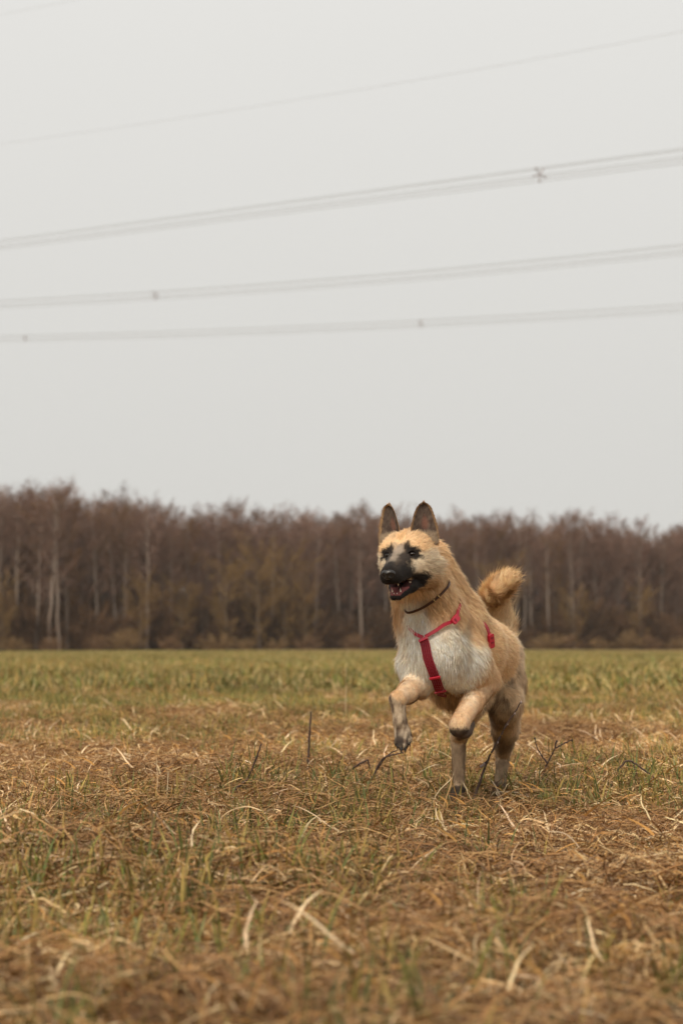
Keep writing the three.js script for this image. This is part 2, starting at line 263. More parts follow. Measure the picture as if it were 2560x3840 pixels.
// ---------------------------------------------------------------- power lines
{
  const wire = new THREE.MeshStandardMaterial({ color: 0x9c9b98, metalness: 0.3, roughness: 0.6 }), clampMat = new THREE.MeshStandardMaterial({ color: 0xa09696, metalness: 0.3, roughness: 0.6 });
  const lines = [
    ['bundled_power_line', 'highest bundle of five power wires with one star spacer, nearest of three bundles', [[-70.95, 35.59, -238.45], [-45.72, 30.65, -194.16], [-28.38, 27.26, -163.72], [-15.73, 24.78, -141.52], [-6.1, 22.9, -124.6], [1.49, 21.42, -111.29], [7.61, 20.22, -100.54], [12.66, 19.23, -91.67], [16.9, 18.4, -84.24], [20.5, 17.7, -77.91]], [[8.22, 20.1, -99.47]]],
    ['bundled_power_line', 'middle bundle of five power wires, between the highest and the lowest bundle', [[-68.11, 32.0, -229.03], [-48.57, 29.18, -206.46], [-32.54, 27.03, -187.92], [-19.14, 25.37, -172.43], [-7.78, 24.1, -159.29], [1.97, 23.14, -147.99], [10.44, 22.42, -138.18], [17.86, 21.89, -129.58], [24.41, 21.53, -121.98], [30.24, 21.31, -115.2]], [[-12.77, 24.64, -165.06]]],
    ['bundled_power_line', 'lowest bundle of five power wires with two spacers, just above the treetops', [[-83.01, 35.92, -279.31], [-59.74, 32.73, -254.08], [-40.32, 30.22, -233.02], [-23.87, 28.23, -215.18], [-9.75, 26.65, -199.86], [2.48, 25.41, -186.58], [13.2, 24.43, -174.93], [22.66, 23.67, -164.65], [31.07, 23.1, -155.5], [38.6, 22.68, -147.3]], [[-29.01, 28.84, -220.76], [6.02, 25.07, -182.73]]],
  ];
  const singles = [
    ['faint single overhead wire running above the wire bundles', [[-75.67, 48.97, -253.68], [-49.04, 41.64, -207.75], [-30.56, 36.69, -175.88], [-16.99, 33.18, -152.46], [-6.6, 30.6, -134.52], [1.61, 28.65, -120.34], [8.26, 27.16, -108.85], [13.76, 26.01, -99.35], [18.38, 25.11, -91.36], [22.32, 24.41, -84.54]]],
    ['uppermost single overhead wire, highest of all the wires', [[-64.04, 51.86, -214.13], [-41.56, 44.12, -175.57], [-25.92, 39.0, -148.74], [-14.42, 35.46, -128.99], [-5.6, 32.96, -113.84], [1.37, 31.16, -101.85], [7.02, 29.86, -92.12], [11.7, 28.94, -84.06], [15.63, 28.31, -77.28], [18.98, 27.9, -71.49]]],
  ];
  const V = (p) => new THREE.Vector3(...p), RAD = 0.3;
  for (const [name, label, pts, spacers] of lines) {
    const g = top(name, new THREE.Group()), along = unit(sub(pts[9], pts[0])), side = unit(cross(along, [0, 1, 0]));
    const corner = (m) => { const a = -Math.PI / 2 + m * 2 * Math.PI / 5; return [side[0] * Math.cos(a) * RAD, Math.sin(a) * RAD, side[2] * Math.cos(a) * RAD]; };
    for (let m = 0; m < 5; m++) part('conductor', new THREE.TubeGeometry(new THREE.CatmullRomCurve3(pts.map((p) => V(add(p, corner(m))))), 120, 0.0098, 6), wire, g);
    for (const c of spacers) {
      const s = new Soup();
      s.tube([add(c, along, -0.03), add(c, along, 0.03)], [0.05, 0.05], 10, [[1, 1, 1]]);
      for (let m = 0; m < 5; m++) { const e = add(c, corner(m)), d = unit(corner(m)); s.tube([add(c, d, 0.05), add(c, d, 0.2), add(c, d, 0.26), add(c, d, 0.34)], [0.025, 0.022, 0.042, 0.042], 8, [[1, 1, 1]]); }
      part('spacer', s.build(), clampMat, g);
    }
    tag(g, label, 'power line', 'bundled power lines');
  }
  for (const [label, pts] of singles) tag(top('overhead_wire', shade(new THREE.Mesh(new THREE.TubeGeometry(new THREE.CatmullRomCurve3(pts.map(V)), 160, 0.0062, 6), wire))), label, 'wire', 'single overhead wires');
}

// ---------------------------------------------------------------- the dog (its own axes: x to its left when it faces +z, y up, origin on the ground under the trunk)
const BONES = [
  ['neck', [-0.1308, 0.7036, 0.2622], 0.074, [-0.0773, 0.5486, 0.1734], 0.092],
  ['nape', [-0.089, 0.7142, 0.1727], 0.066, [-0.0076, 0.5539, 0.0335], 0.083],
  ['throat', [-0.0773, 0.5486, 0.1734], 0.092, [-0.0597, 0.4511, 0.218], 0.084],
  ['ribs', [-0.0076, 0.5501, 0.0333], 0.083, [0.0334, 0.4734, -0.0511], 0.1],
  ['loin', [0.0334, 0.4734, -0.0511], 0.1, [0.096, 0.4575, -0.2323], 0.088],
  ['loin', [0.096, 0.4575, -0.2323], 0.088, [0.1398, 0.4474, -0.3831], 0.08],
  ['sternum', [-0.0525, 0.4436, 0.1876], 0.08, [0.0059, 0.4075, -0.0648], 0.085],
  ['belly', [0.0059, 0.4075, -0.0648], 0.085, [0.0761, 0.3979, -0.2356], 0.065],
  ['belly', [-0.0148, 0.3775, 0.0136], 0.062, [0.0351, 0.3597, -0.1376], 0.06],
  ['shoulder', [-0.0879, 0.5037, 0.1308], 0.07, [-0.1203, 0.4286, 0.1968], 0.048],
  ['foreupper', [-0.1203, 0.4286, 0.1968], 0.049, [-0.1165, 0.3781, 0.214], 0.044],
  ['forearm', [-0.115, 0.3766, 0.2139], 0.04, [-0.147, 0.3498, 0.2925], 0.029],
  ['forearm', [-0.147, 0.3498, 0.2925], 0.029, [-0.1759, 0.335, 0.3618], 0.0225],
  ['forepaw', [-0.1767, 0.3336, 0.3617], 0.0225, [-0.1701, 0.2731, 0.3583], 0.0178],
  ['forepaw', [-0.1701, 0.2731, 0.3583], 0.0178, [-0.161, 0.231, 0.3409], 0.025],
  ['toe', [-0.1694, 0.2439, 0.3567], 0.013, [-0.1764, 0.2155, 0.3751], 0.0115],
  ['toe', [-0.1643, 0.2403, 0.3565], 0.013, [-0.1672, 0.2065, 0.3846], 0.0115],
  ['toe', [-0.1584, 0.2403, 0.3565], 0.013, [-0.1569, 0.2077, 0.3797], 0.0115],
  ['toe', [-0.153, 0.2436, 0.3466], 0.013, [-0.147, 0.2224, 0.3655], 0.011],
  ['shoulder', [-0.0113, 0.4962, 0.1104], 0.085, [0.0127, 0.4284, 0.1567], 0.075],
  ['foreupper', [0.0127, 0.4284, 0.1567], 0.075, [0.0812, 0.3804, 0.0538], 0.042],
  ['forearm', [0.0812, 0.3804, 0.0538], 0.042, [0.0349, 0.3167, 0.2005], 0.03],
  ['forearm', [0.0349, 0.3167, 0.2005], 0.03, [-0.0083, 0.2647, 0.3478], 0.0265],
  ['forepaw', [-0.0083, 0.2545, 0.3472], 0.0255, [0.014, 0.2436, 0.1964], 0.022],
  ['forepaw', [0.014, 0.2436, 0.1964], 0.022, [0.0223, 0.2556, 0.1069], 0.026],
  ['thigh', [0.1396, 0.4368, -0.3937], 0.068, [0.1531, 0.3689, -0.3174], 0.064],
  ['thigh', [0.1531, 0.3689, -0.3174], 0.064, [0.1554, 0.3034, -0.2009], 0.047],
  ['shank', [0.1554, 0.3034, -0.2009], 0.047, [0.1656, 0.2248, -0.3555], 0.036],
  ['shank', [0.1656, 0.2248, -0.3555], 0.036, [0.1686, 0.1489, -0.49], 0.0205],
  ['hindfoot', [0.1686, 0.1489, -0.49], 0.0205, [0.1553, 0.042, -0.4559], 0.0175],
  ['hindfoot', [0.1553, 0.042, -0.4559], 0.0185, [0.146, 0.0159, -0.3772], 0.025],
  ['thighfar', [0.0915, 0.4253, -0.2942], 0.07, [0.0682, 0.3632, -0.1675], 0.062],
  ['thighfar', [0.0682, 0.3632, -0.1675], 0.062, [0.0383, 0.3039, -0.0206], 0.04],
  ['shankfar', [0.0383, 0.3039, -0.0206], 0.04, [0.0225, 0.2024, -0.3067], 0.023],
  ['hindfootfar', [0.0225, 0.2024, -0.3067], 0.023, [0.0186, 0.0548, -0.2348], 0.017],
  ['hindfootfar', [0.0186, 0.0548, -0.2348], 0.018, [0.003, 0.0187, -0.1567], 0.026],
  ['tail', [0.1729, 0.4816, -0.5114], 0.028, [0.1723, 0.5439, -0.548], 0.031],
  ['tail', [0.1723, 0.5439, -0.548], 0.031, [0.151, 0.6058, -0.5245], 0.03],
  ['tail', [0.151, 0.6058, -0.5245], 0.03, [0.1396, 0.6362, -0.4727], 0.029],
  ['tail', [0.1396, 0.6362, -0.4727], 0.029, [0.1561, 0.6597, -0.4213], 0.028],
  ['tail', [0.1561, 0.6597, -0.4213], 0.028, [0.1776, 0.6755, -0.4004], 0.024],
];
const BLEND = { neck: 0.03, nape: 0.04, throat: 0.03, ribs: 0.04, loin: 0.04, sternum: 0.03, belly: 0.03, shoulder: 0.03, foreupper: 0.028, forearm: 0.014, forepaw: 0.01, toe: 0.004, thigh: 0.03, shank: 0.015, hindfoot: 0.01, thighfar: 0.02, shankfar: 0.012, hindfootfar: 0.01, tail: 0.012 };
const smin = (a, b, k) => { const h = Math.max(k - Math.abs(a - b), 0) / k; return Math.min(a, b) - h * h * k * 0.25; };
function boneDist(B, x, y, z) {
  const a = B[1], b = B[3], dx = b[0] - a[0], dy = b[1] - a[1], dz = b[2] - a[2], px = x - a[0], py = y - a[1], pz = z - a[2];
  let t = (px * dx + py * dy + pz * dz) / (dx * dx + dy * dy + dz * dz + 1e-9); t = t < 0 ? 0 : t > 1 ? 1 : t;
  return Math.hypot(px - dx * t, py - dy * t, pz - dz * t) - (B[2] + (B[4] - B[2]) * t);
}
const HEAD = [-0.1493, 0.738, 0.3442];
const headTurn = new THREE.Matrix4().makeRotationFromEuler(new THREE.Euler(0.17, -0.36, 0.035, 'YXZ')), HM = headTurn.elements;
const toHead = (p) => { const x = p[0] - HEAD[0], y = p[1] - HEAD[1], z = p[2] - HEAD[2]; return [HM[0] * x + HM[1] * y + HM[2] * z, HM[4] * x + HM[5] * y + HM[6] * z, HM[8] * x + HM[9] * y + HM[10] * z]; };
const fromHead = (h) => [HEAD[0] + HM[0] * h[0] + HM[4] * h[1] + HM[8] * h[2], HEAD[1] + HM[1] * h[0] + HM[5] * h[1] + HM[9] * h[2], HEAD[2] + HM[2] * h[0] + HM[6] * h[1] + HM[10] * h[2]];
const turnHead = (d) => sub(fromHead(d), HEAD);
const HB = [                                        // the skull is mirrored: x is taken as |x|
  ['skull', [0, 0.0, -0.03], 0.058, [0.012, -0.002, 0.012], 0.053], ['skull', [0.027, 0.006, -0.005], 0.044, [0.03, 0.0, 0.018], 0.039],
  ['cheek', [0.04, -0.028, -0.015], 0.045, [0.033, -0.03, 0.03], 0.034], ['cheek', [0.03, -0.055, -0.03], 0.05, [0.025, -0.058, 0.02], 0.034],
  ['muzzle', [0.0, -0.012, 0.045], 0.033, [0.0, -0.036, 0.155], 0.0215], ['muzzle', [0.016, -0.037, 0.06], 0.028, [0.010, -0.051, 0.147], 0.0185],
  ['brow', [0.022, 0.018, 0.04], 0.018, [0.034, 0.012, 0.034], 0.016],
];
const JAW = [['jaw', [0.026, -0.072, 0.0], 0.026, [0.02, -0.088, 0.06], 0.0165], ['jaw', [0.02, -0.088, 0.06], 0.0165, [0.007, -0.106, 0.122], 0.0095]];
function headDist(x, y, z) {
  const hx = x - HEAD[0], hy = y - HEAD[1], hz = z - HEAD[2];
  if (hx * hx + hy * hy + hz * hz > 0.09) return 1;
  const X = Math.abs(HM[0] * hx + HM[1] * hy + HM[2] * hz), Y = HM[4] * hx + HM[5] * hy + HM[6] * hz, Z = HM[8] * hx + HM[9] * hy + HM[10] * hz;
  let d = 1; for (const b of HB) d = smin(d, boneDist(b, X, Y, Z), 0.018);
  d = Math.max(d, -smin(Math.hypot((X - 0.035) / 1.3, (Y - 0.001) / 0.8, Z - 0.064) - 0.0085, 1, 0.001) * 1);   // eye sockets
  let j = 1; for (const b of JAW) j = smin(j, boneDist(b, X, Y, Z), 0.012);
  const gap = Math.max(Math.abs(Y + 0.078 + 0.22 * (Z - 0.05)) - 0.012 * step(0.03, 0.07, Z), 0.028 - Z, X - 0.045);   // the open mouth
  return smin(Math.max(d, -gap), j, 0.003 + 0.014 * (1 - step(0.02, 0.045, Z)));
}
function dogDist(x, y, z) {
  let d = 1;
  for (const B of BONES) { const q = boneDist(B, x, y, z); if (q < d + 0.05) d = smin(d, q, BLEND[B[0]]); }
  const h = headDist(x, y, z);
  return h < 0.3 ? smin(d, h, 0.022 * (1 - step(0.27, 0.33, z))+0.002) : d;
}
function slope(p, e = 0.002) { const [x, y, z] = p; return unit([dogDist(x + e, y, z) - dogDist(x - e, y, z), dogDist(x, y + e, z) - dogDist(x, y - e, z), dogDist(x, y, z + e) - dogDist(x, y, z - e)]); }
function surfaceNet(lo, hi, cell, skip) {           // naive surface nets over the distance field
  const n = [0, 1, 2].map((k) => Math.ceil((hi[k] - lo[k]) / cell) + 1), F = new Float32Array(n[0] * n[1] * n[2]), id = new Int32Array(F.length).fill(-1), P = [], I = [];
  const at = (i, j, k) => i + n[0] * (j + n[1] * k);
  for (let k = 0; k < n[2]; k++) for (let j = 0; j < n[1]; j++) for (let i = 0; i < n[0]; i++) F[at(i, j, k)] = dogDist(lo[0] + i * cell, lo[1] + j * cell, lo[2] + k * cell);
  for (let k = 0; k < n[2] - 1; k++) for (let j = 0; j < n[1] - 1; j++) for (let i = 0; i < n[0] - 1; i++) {
    let s = 0, sx = 0, sy = 0, sz = 0, any = 0, all = 1;
    for (let c = 0; c < 8; c++) { const q = F[at(i + (c & 1), j + (c >> 1 & 1), k + (c >> 2))]; if (q < 0) any = 1; else all = 0; }
    if (!any || all) continue;
    for (let c = 0; c < 8; c++) for (let m = 0; m < 3; m++) {
      if (c >> m & 1) continue; const e = c | 1 << m, f = F[at(i + (c & 1), j + (c >> 1 & 1), k + (c >> 2))], g = F[at(i + (e & 1), j + (e >> 1 & 1), k + (e >> 2))];
      if (f < 0 === g < 0) continue; const t = f / (f - g); s++; sx += (c & 1) + (m === 0 ? t : 0); sy += (c >> 1 & 1) + (m === 1 ? t : 0); sz += (c >> 2) + (m === 2 ? t : 0);
    }
    const p = [lo[0] + (i + sx / s) * cell, lo[1] + (j + sy / s) * cell, lo[2] + (k + sz / s) * cell];
    if (skip && skip(p)) continue;
    id[at(i, j, k)] = P.length; P.push(p);
  }
  for (let k = 1; k < n[2] - 1; k++) for (let j = 1; j < n[1] - 1; j++) for (let i = 1; i < n[0] - 1; i++) {
    const f = F[at(i, j, k)];
    [[1, 0, 0, [0, 1, 0], [0, 0, 1]], [0, 1, 0, [0, 0, 1], [1, 0, 0]], [0, 0, 1, [1, 0, 0], [0, 1, 0]]].forEach(([a, b, c, u, v]) => {
      const g = F[at(i + a, j + b, k + c)]; if (f < 0 === g < 0) return;
      const q = [id[at(i - u[0] - v[0], j - u[1] - v[1], k - u[2] - v[2])], id[at(i - v[0], j - v[1], k - v[2])], id[at(i, j, k)], id[at(i - u[0], j - u[1], k - u[2])]];
      if (q.some((x) => x < 0)) return;
      if (f < 0) I.push(q[0], q[1], q[2], q[0], q[2], q[3]); else I.push(q[0], q[2], q[1], q[0], q[3], q[2]);
    });
  }
  return { P, I };
}
// coat: colour, hair length and lie at a point of the skin ------------------------------------------------
const FUR = { neck: 0.021, nape: 0.022, throat: 0.022, ribs: 0.018, loin: 0.018, sternum: 0.028, belly: 0.046, shoulder: 0.021, foreupper: 0.019, forearm: 0.010, forepaw: 0.008, toe: 0.006, thigh: 0.026, shank: 0.02, hindfoot: 0.012, thighfar: 0.024, shankfar: 0.012, hindfootfar: 0.012, tail: 0.034 };
function lie(p) {                                    // nearest bone, its flow direction and length, blended
  let best = 9, name = '', f = [0, 0, 0], L = 0, W = 0; const ds = BONES.map((B) => boneDist(B, p[0], p[1], p[2])); const m = Math.min(...ds);
  BONES.forEach((B, k) => { if (ds[k] < best) { best = ds[k]; name = B[0]; } const w = Math.exp(-(ds[k] - m) / 0.012); if (w < 0.01) return; f = add(f, unit(sub(B[3], B[1])), w); L += FUR[B[0]] * w; W += w; });
  return { name, flow: unit(f), length: L / W };
}
const near = (p, c, r, soft) => 1 - step(r - soft, r + soft, len(sub(p, c)));
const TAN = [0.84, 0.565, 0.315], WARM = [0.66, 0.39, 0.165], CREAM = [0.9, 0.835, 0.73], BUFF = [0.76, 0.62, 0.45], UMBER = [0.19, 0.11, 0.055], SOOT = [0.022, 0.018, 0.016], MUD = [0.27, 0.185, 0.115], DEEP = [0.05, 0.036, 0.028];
function headCoat(h, n) {
  const q = [h[0] + 0.006 * noise(h[0] * 110, h[1] * 110, h[2] * 110), h[1] + 0.006 * noise(h[0] * 110 + 9, h[1] * 110, h[2] * 110), h[2] + 0.008 * noise(h[0] * 90, h[1] * 90 + 5, h[2] * 90)], X = Math.abs(q[0]);
  let c = TAN;
  c = mix3(c, [0.66, 0.47, 0.28], step(0.02, 0.05, q[1]) * 0.4);
  c = mix3(c, [0.80, 0.66, 0.48], step(0.025, 0.045, X) * (1 - step(-0.005, 0.012, q[1])) * step(-0.085, -0.06, q[1]) * step(-0.05, -0.01, q[2]));      // pale cheeks
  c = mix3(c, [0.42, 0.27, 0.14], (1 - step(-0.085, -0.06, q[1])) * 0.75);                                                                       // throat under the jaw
  c = mix3(c, WARM, (1 - step(0.004, 0.012, X)) * step(0.03, 0.045, q[1]) * 0.7);
  c = mix3(c, [0.34, 0.27, 0.205], (1 - step(0.012, 0.022, X)) * step(0.05, 0.07, q[2]) * step(-0.03, -0.01, q[1]));                         // grey bridge
  const gr = 0.5 + 0.5 * noise(h[0] * 420, h[1] * 420, h[2] * 420), mask = Math.max(step(0.046 + 0.028 * gr, 0.09 + 0.022 * gr, q[2] + 0.5 * Math.max(0, -0.028 - q[1])) * (1 - 0.85 * (1 - step(0.008, 0.024, X)) * step(-0.03, -0.006, q[1] + (q[2] - 0.1) * 0.3) * (1 - step(0.12, 0.15, q[2]))),
    step(0.012, 0.03, q[2]) * (1 - step(-0.058, -0.044, q[1])) * step(-0.105, -0.09, q[1] + q[2] * 0.1) * step(0.02, 0.03, X));
  c = mix3(c, SOOT, mask);
  const ex = X - 0.035, ey = q[1] - 0.001, eye = 1 - step(0.013, 0.021, Math.hypot(ex * 0.8, ey)), inner = 1 - step(0.004, 0.017, Math.hypot(X - 0.021, (q[1] + 0.002) * 0.45));
  if (q[2] > 0.02) { c = mix3(c, SOOT, eye); c = mix3(c, [0.06, 0.045, 0.036], inner * step(-0.055, -0.03, q[1]) * (0.65 + 0.35 * gr)); c = mix3(c, SOOT, 0.95 * (1 - step(0.006, 0.012, Math.hypot(X - 0.024, (q[1] - 0.019) * 0.7)))); c = mix3(c, SOOT, 0.9 * (1 - step(0.004, 0.009, Math.hypot((X - 0.052) * 0.6, q[1] + 0.006 + (X - 0.05) * 0.5)))); }
  return c;
}
function mouthInside(h, n) { return h[2] > 0.045 && Math.abs(h[0]) < 0.03 && ((n[1] < -0.8 && h[1] > -0.1 && h[1] < -0.055 && Math.abs(h[0]) < 0.026) || (n[1] > 0.45 && h[1] < -0.07)); }
function bodyCoat(p, n, name) {
  const w = 0.022, q = [p[0] + w * noise(p[0] * 28, p[1] * 28, p[2] * 28), p[1] + w * noise(p[0] * 28 + 7, p[1] * 28, p[2] * 28), p[2] + w * noise(p[0] * 28, p[1] * 28 + 3, p[2] * 28)];
  let c = TAN; const streak = noise(p[0] * 150, p[1] * 45, p[2] * 90);
  if (name === 'nape' || name === 'neck' || name === 'throat') c = mix3(c, WARM, 0.35 * step(0.1, 0.6, streak) + 0.25 * step(0, 0.5, noise(p[0] * 30, p[1] * 30, p[2] * 30)));
  const front = step(-0.15, 0.4, n[2]);
  let pale = Math.max(near(q, [-0.045, 0.43, 0.25], 0.115, 0.035), near(q, [-0.145, 0.45, 0.22], 0.115, 0.035), near(q, [-0.12, 0.535, 0.26], 0.075, 0.03), near(q, [0.005, 0.44, 0.22], 0.075, 0.03)) * front;
  if (['forearm', 'forepaw', 'foreupper'].includes(name)) pale = name === 'foreupper' ? pale : pale * 0.3 + 0.15 + 0.2 * noise(p[0] * 40, p[1] * 40, p[2] * 40);
  c = mix3(c, CREAM, pale);
  c = mix3(c, BUFF, 0.5 * step(0.15, 0.7, noise(p[0] * 60, p[1] * 22, p[2] * 60)) * pale);
  c = mix3(c, WARM, 0.8 * near(q, [-0.175, 0.57, 0.21], 0.05, 0.025));                                        // ochre side of the neck
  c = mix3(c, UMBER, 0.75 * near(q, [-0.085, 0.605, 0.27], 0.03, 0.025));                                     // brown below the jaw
  c = mix3(c, WARM, 0.6 * near(q, [-0.07, 0.575, 0.26], 0.035, 0.02));
  c = mix3(c, WARM, 0.7 * near(q, [0.05, 0.42, 0.11], 0.03, 0.02));
  if (name === 'tail') c = mix3(c, [0.84, 0.62, 0.38], 0.6 + 0.4 * streak);
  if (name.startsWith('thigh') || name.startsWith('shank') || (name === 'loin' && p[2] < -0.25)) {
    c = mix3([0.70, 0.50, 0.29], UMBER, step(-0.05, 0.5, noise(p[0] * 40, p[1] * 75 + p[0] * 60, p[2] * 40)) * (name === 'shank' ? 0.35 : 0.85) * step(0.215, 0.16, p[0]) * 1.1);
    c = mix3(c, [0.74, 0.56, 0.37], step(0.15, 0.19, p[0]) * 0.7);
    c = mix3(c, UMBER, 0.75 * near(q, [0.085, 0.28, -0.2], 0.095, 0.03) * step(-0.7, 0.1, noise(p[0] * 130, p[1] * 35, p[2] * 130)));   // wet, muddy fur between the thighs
  }
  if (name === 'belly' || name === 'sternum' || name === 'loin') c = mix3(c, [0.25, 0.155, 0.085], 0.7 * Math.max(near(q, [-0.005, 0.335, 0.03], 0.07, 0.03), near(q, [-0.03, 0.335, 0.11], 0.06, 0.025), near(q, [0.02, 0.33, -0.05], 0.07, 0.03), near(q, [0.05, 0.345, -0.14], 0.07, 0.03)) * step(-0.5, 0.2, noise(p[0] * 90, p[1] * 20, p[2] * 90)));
  if (name === 'hindfoot' || name === 'hindfootfar') { c = mix3(MUD, [0.50, 0.36, 0.23], 0.5 + 0.5 * streak); if (p[1] < 0.065) c = mix3(c, DEEP, 0.85); }
  if (name === 'shank') c = mix3(c, UMBER, near(q, [0.15, 0.19, -0.37], 0.06, 0.03) * 0.8);
  if (name === 'forepaw' || name === 'toe') {
    if (p[0] < -0.1) { c = mix3(mix3(BUFF, MUD, 0.35), [0.17, 0.115, 0.08], step(0.05, 0.45, noise(p[0] * 120, p[1] * 40, p[2] * 120))); c = mix3(c, DEEP, step(0.268, 0.225, p[1] + 0.012 * streak) * step(-0.6, 0.1, noise(p[0] * 200, p[1] * 50, 1))); }
    else c = mix3([0.16, 0.105, 0.07], DEEP, 0.5 + 0.5 * streak);
  }
  if (name === 'forearm') { c = mix3(c, [0.11, 0.07, 0.042], 0.85 * Math.max(near(q, [-0.14, 0.325, 0.275], 0.026, 0.014), near(q, [-0.004, 0.236, 0.335], 0.026, 0.012)) * step(-0.6, 0.2, noise(p[0] * 150, p[1] * 80, p[2] * 150))); c = mix3(c, [0.42, 0.30, 0.19], 0.3 * step(-0.2, 0.7, noise(p[0] * 90, p[1] * 90, p[2] * 90))); }
  return c;
}
function coatAt(p, n) {
  const h = toHead(p), l = lie(p), hd = headDist(p[0], p[1], p[2]), bd = Math.min(...BONES.map((B) => boneDist(B, p[0], p[1], p[2])));
  const hw = step(0.012, -0.006, hd - Math.max(bd, 0) * 0.6) * step(-0.085, -0.045, h[2]) ;
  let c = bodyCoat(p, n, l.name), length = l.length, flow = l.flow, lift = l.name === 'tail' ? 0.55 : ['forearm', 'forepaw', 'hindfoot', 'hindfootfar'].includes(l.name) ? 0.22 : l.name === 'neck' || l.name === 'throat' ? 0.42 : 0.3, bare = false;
  if (l.name === 'tail') flow = unit(add(flow, [0, 0.3, 0]));
  if (['belly', 'sternum'].includes(l.name) && n[1] < -0.2) flow = unit(add(flow, [0, -1.6, 0]));
  if (['thigh', 'shank', 'thighfar', 'foreupper', 'loin'].includes(l.name)) flow = unit(add(flow, [0, -0.8, -0.3]));
  if (['throat', 'neck', 'sternum', 'shoulder'].includes(l.name)) flow = unit(add(flow, [0, -0.5, 0]));
  if (hw > 0.01) {
    const hn = [HM[0] * n[0] + HM[1] * n[1] + HM[2] * n[2], HM[4] * n[0] + HM[5] * n[1] + HM[6] * n[2], 0];
    c = mix3(c, headCoat(h, n), hw);
    const back = turnHead(unit([h[0] * 5, h[1] * 2.2 + 0.05 - 0.5 * step(-0.03, -0.07, h[1]), -0.9]));
    flow = unit(mix3(flow, back, hw));
    const facial = h[2] > 0.05 ? 0.007 : h[1] > -0.02 ? 0.013 : 0.016 + 0.014 * step(0.03, -0.03, h[2]);
    length = length + (facial - length) * hw; lift = lift + (0.28 - lift) * hw;
    if (mouthInside(h, hn)) { bare = true; c = h[1] > -0.085 ? [0.05, 0.018, 0.016] : [0.22, 0.07, 0.065]; }
  }
  return { c, length, flow, lift, bare };
}
const dog = top('dog', new THREE.Group());
dog.position.set(0.33, 0.0, -7.0);
tag(dog, 'tan shepherd dog with a black muzzle and cream chest bounding through dry grass', 'dog');
const box = [[-0.275, 0.585, 0.22], [-0.02, 0.835, 0.56]], inBox = (p, m) => p.every((x, k) => x > box[0][k] + m && x < box[1][k] - m);
const coarse = surfaceNet([-0.25, -0.02, -0.62], [0.28, 0.86, 0.48], 0.0075, (p) => inBox(p, 0.012)), fine = surfaceNet(box[0], box[1], 0.0034, null);
const skin = { P: [...coarse.P, ...fine.P], I: [...coarse.I, ...fine.I.map((k) => k + coarse.P.length)] };
// ears: cupped shells with a front and a back
const earSpots = [];
for (const s of [-1, 1]) {
  const B = [s * 0.049, 0.040, -0.014], U = unit([s * 0.04, 1, -0.1]), Fd = unit([s * 0.42, 0.05, 1]), S = unit(cross(U, Fd)), H = 0.092, rows = 18, half = 9;
  const point = (t, u, out) => { const w = 0.041 * Math.pow(Math.max(0, 1 - t), 0.45) * (t < 0.3 ? 0.84 + 0.16 * (t + 0.3) / 0.6 : 1), cup = 0.020 * u * u * (1 - 0.75 * Math.max(0, t)) - 0.016 * (1 - 0.6 * Math.max(0, t)); return add(add(add(B, U, t * H), S, u * w), Fd, cup - (out ? 0.007 * Math.sqrt(Math.max(0, 1 - u * u)) * (1 - 0.5 * Math.max(0, t)) : 0)); };
  for (const out of [0, 1]) {
    const at = skin.P.length;
    for (let r = 0; r <= rows; r++) for (let k = -half; k <= half; k++) { const t = -0.3 + 1.3 * r / rows, u = k / half; skin.P.push(fromHead(point(t, u, out))); earSpots[skin.P.length - 1] = [t, u, out, s, turnHead(U), turnHead(Fd), turnHead(S)]; }
    const w = 2 * half + 1;
    for (let r = 0; r < rows; r++) for (let k = 0; k < w - 1; k++) { const a = at + r * w + k, q = [a, a + 1, a + w + 1, a, a + w + 1, a + w]; skin.I.push(...(out ? [q[0], q[2], q[1], q[3], q[5], q[4]] : q)); }
  }
}
function earCoat(t, u, out) {
  if (out) return mix3(TAN, UMBER, 0.3);
  const n = noise(t * 26, u * 7, 3);
  let c = mix3([0.085, 0.06, 0.05], [0.19, 0.15, 0.12], clamp(0.3 + 0.6 * n));
  c = mix3(c, [0.24, 0.115, 0.085], 0.8 * (1 - step(0.12, 0.4, Math.hypot((t - 0.38) * 1.4, u - 0.1))));
  c = mix3(c, [0.42, 0.33, 0.24], step(0.1, -0.05, t + 0.06 * n));
  return mix3(c, [0.5, 0.31, 0.16], step(0.84, 0.97, Math.abs(u) + 0.05 * n) * 0.9);
}
{
  const g = new THREE.BufferGeometry();
  g.setAttribute('position', new THREE.Float32BufferAttribute(skin.P.flat(), 3)); g.setIndex(skin.I); g.computeVertexNormals();
  const N = g.attributes.normal, col = [];
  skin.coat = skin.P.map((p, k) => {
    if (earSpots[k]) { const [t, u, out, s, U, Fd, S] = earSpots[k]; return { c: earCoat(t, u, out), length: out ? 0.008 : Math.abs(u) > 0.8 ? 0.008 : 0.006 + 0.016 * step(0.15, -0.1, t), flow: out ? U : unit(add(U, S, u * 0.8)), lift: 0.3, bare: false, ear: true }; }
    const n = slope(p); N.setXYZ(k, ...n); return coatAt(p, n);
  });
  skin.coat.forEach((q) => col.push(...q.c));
  g.setAttribute('color', new THREE.Float32BufferAttribute(col, 3));
  skin.N = N; part('body', g, painted({ roughness: 0.8, specularIntensity: 0.25 }), dog);
}
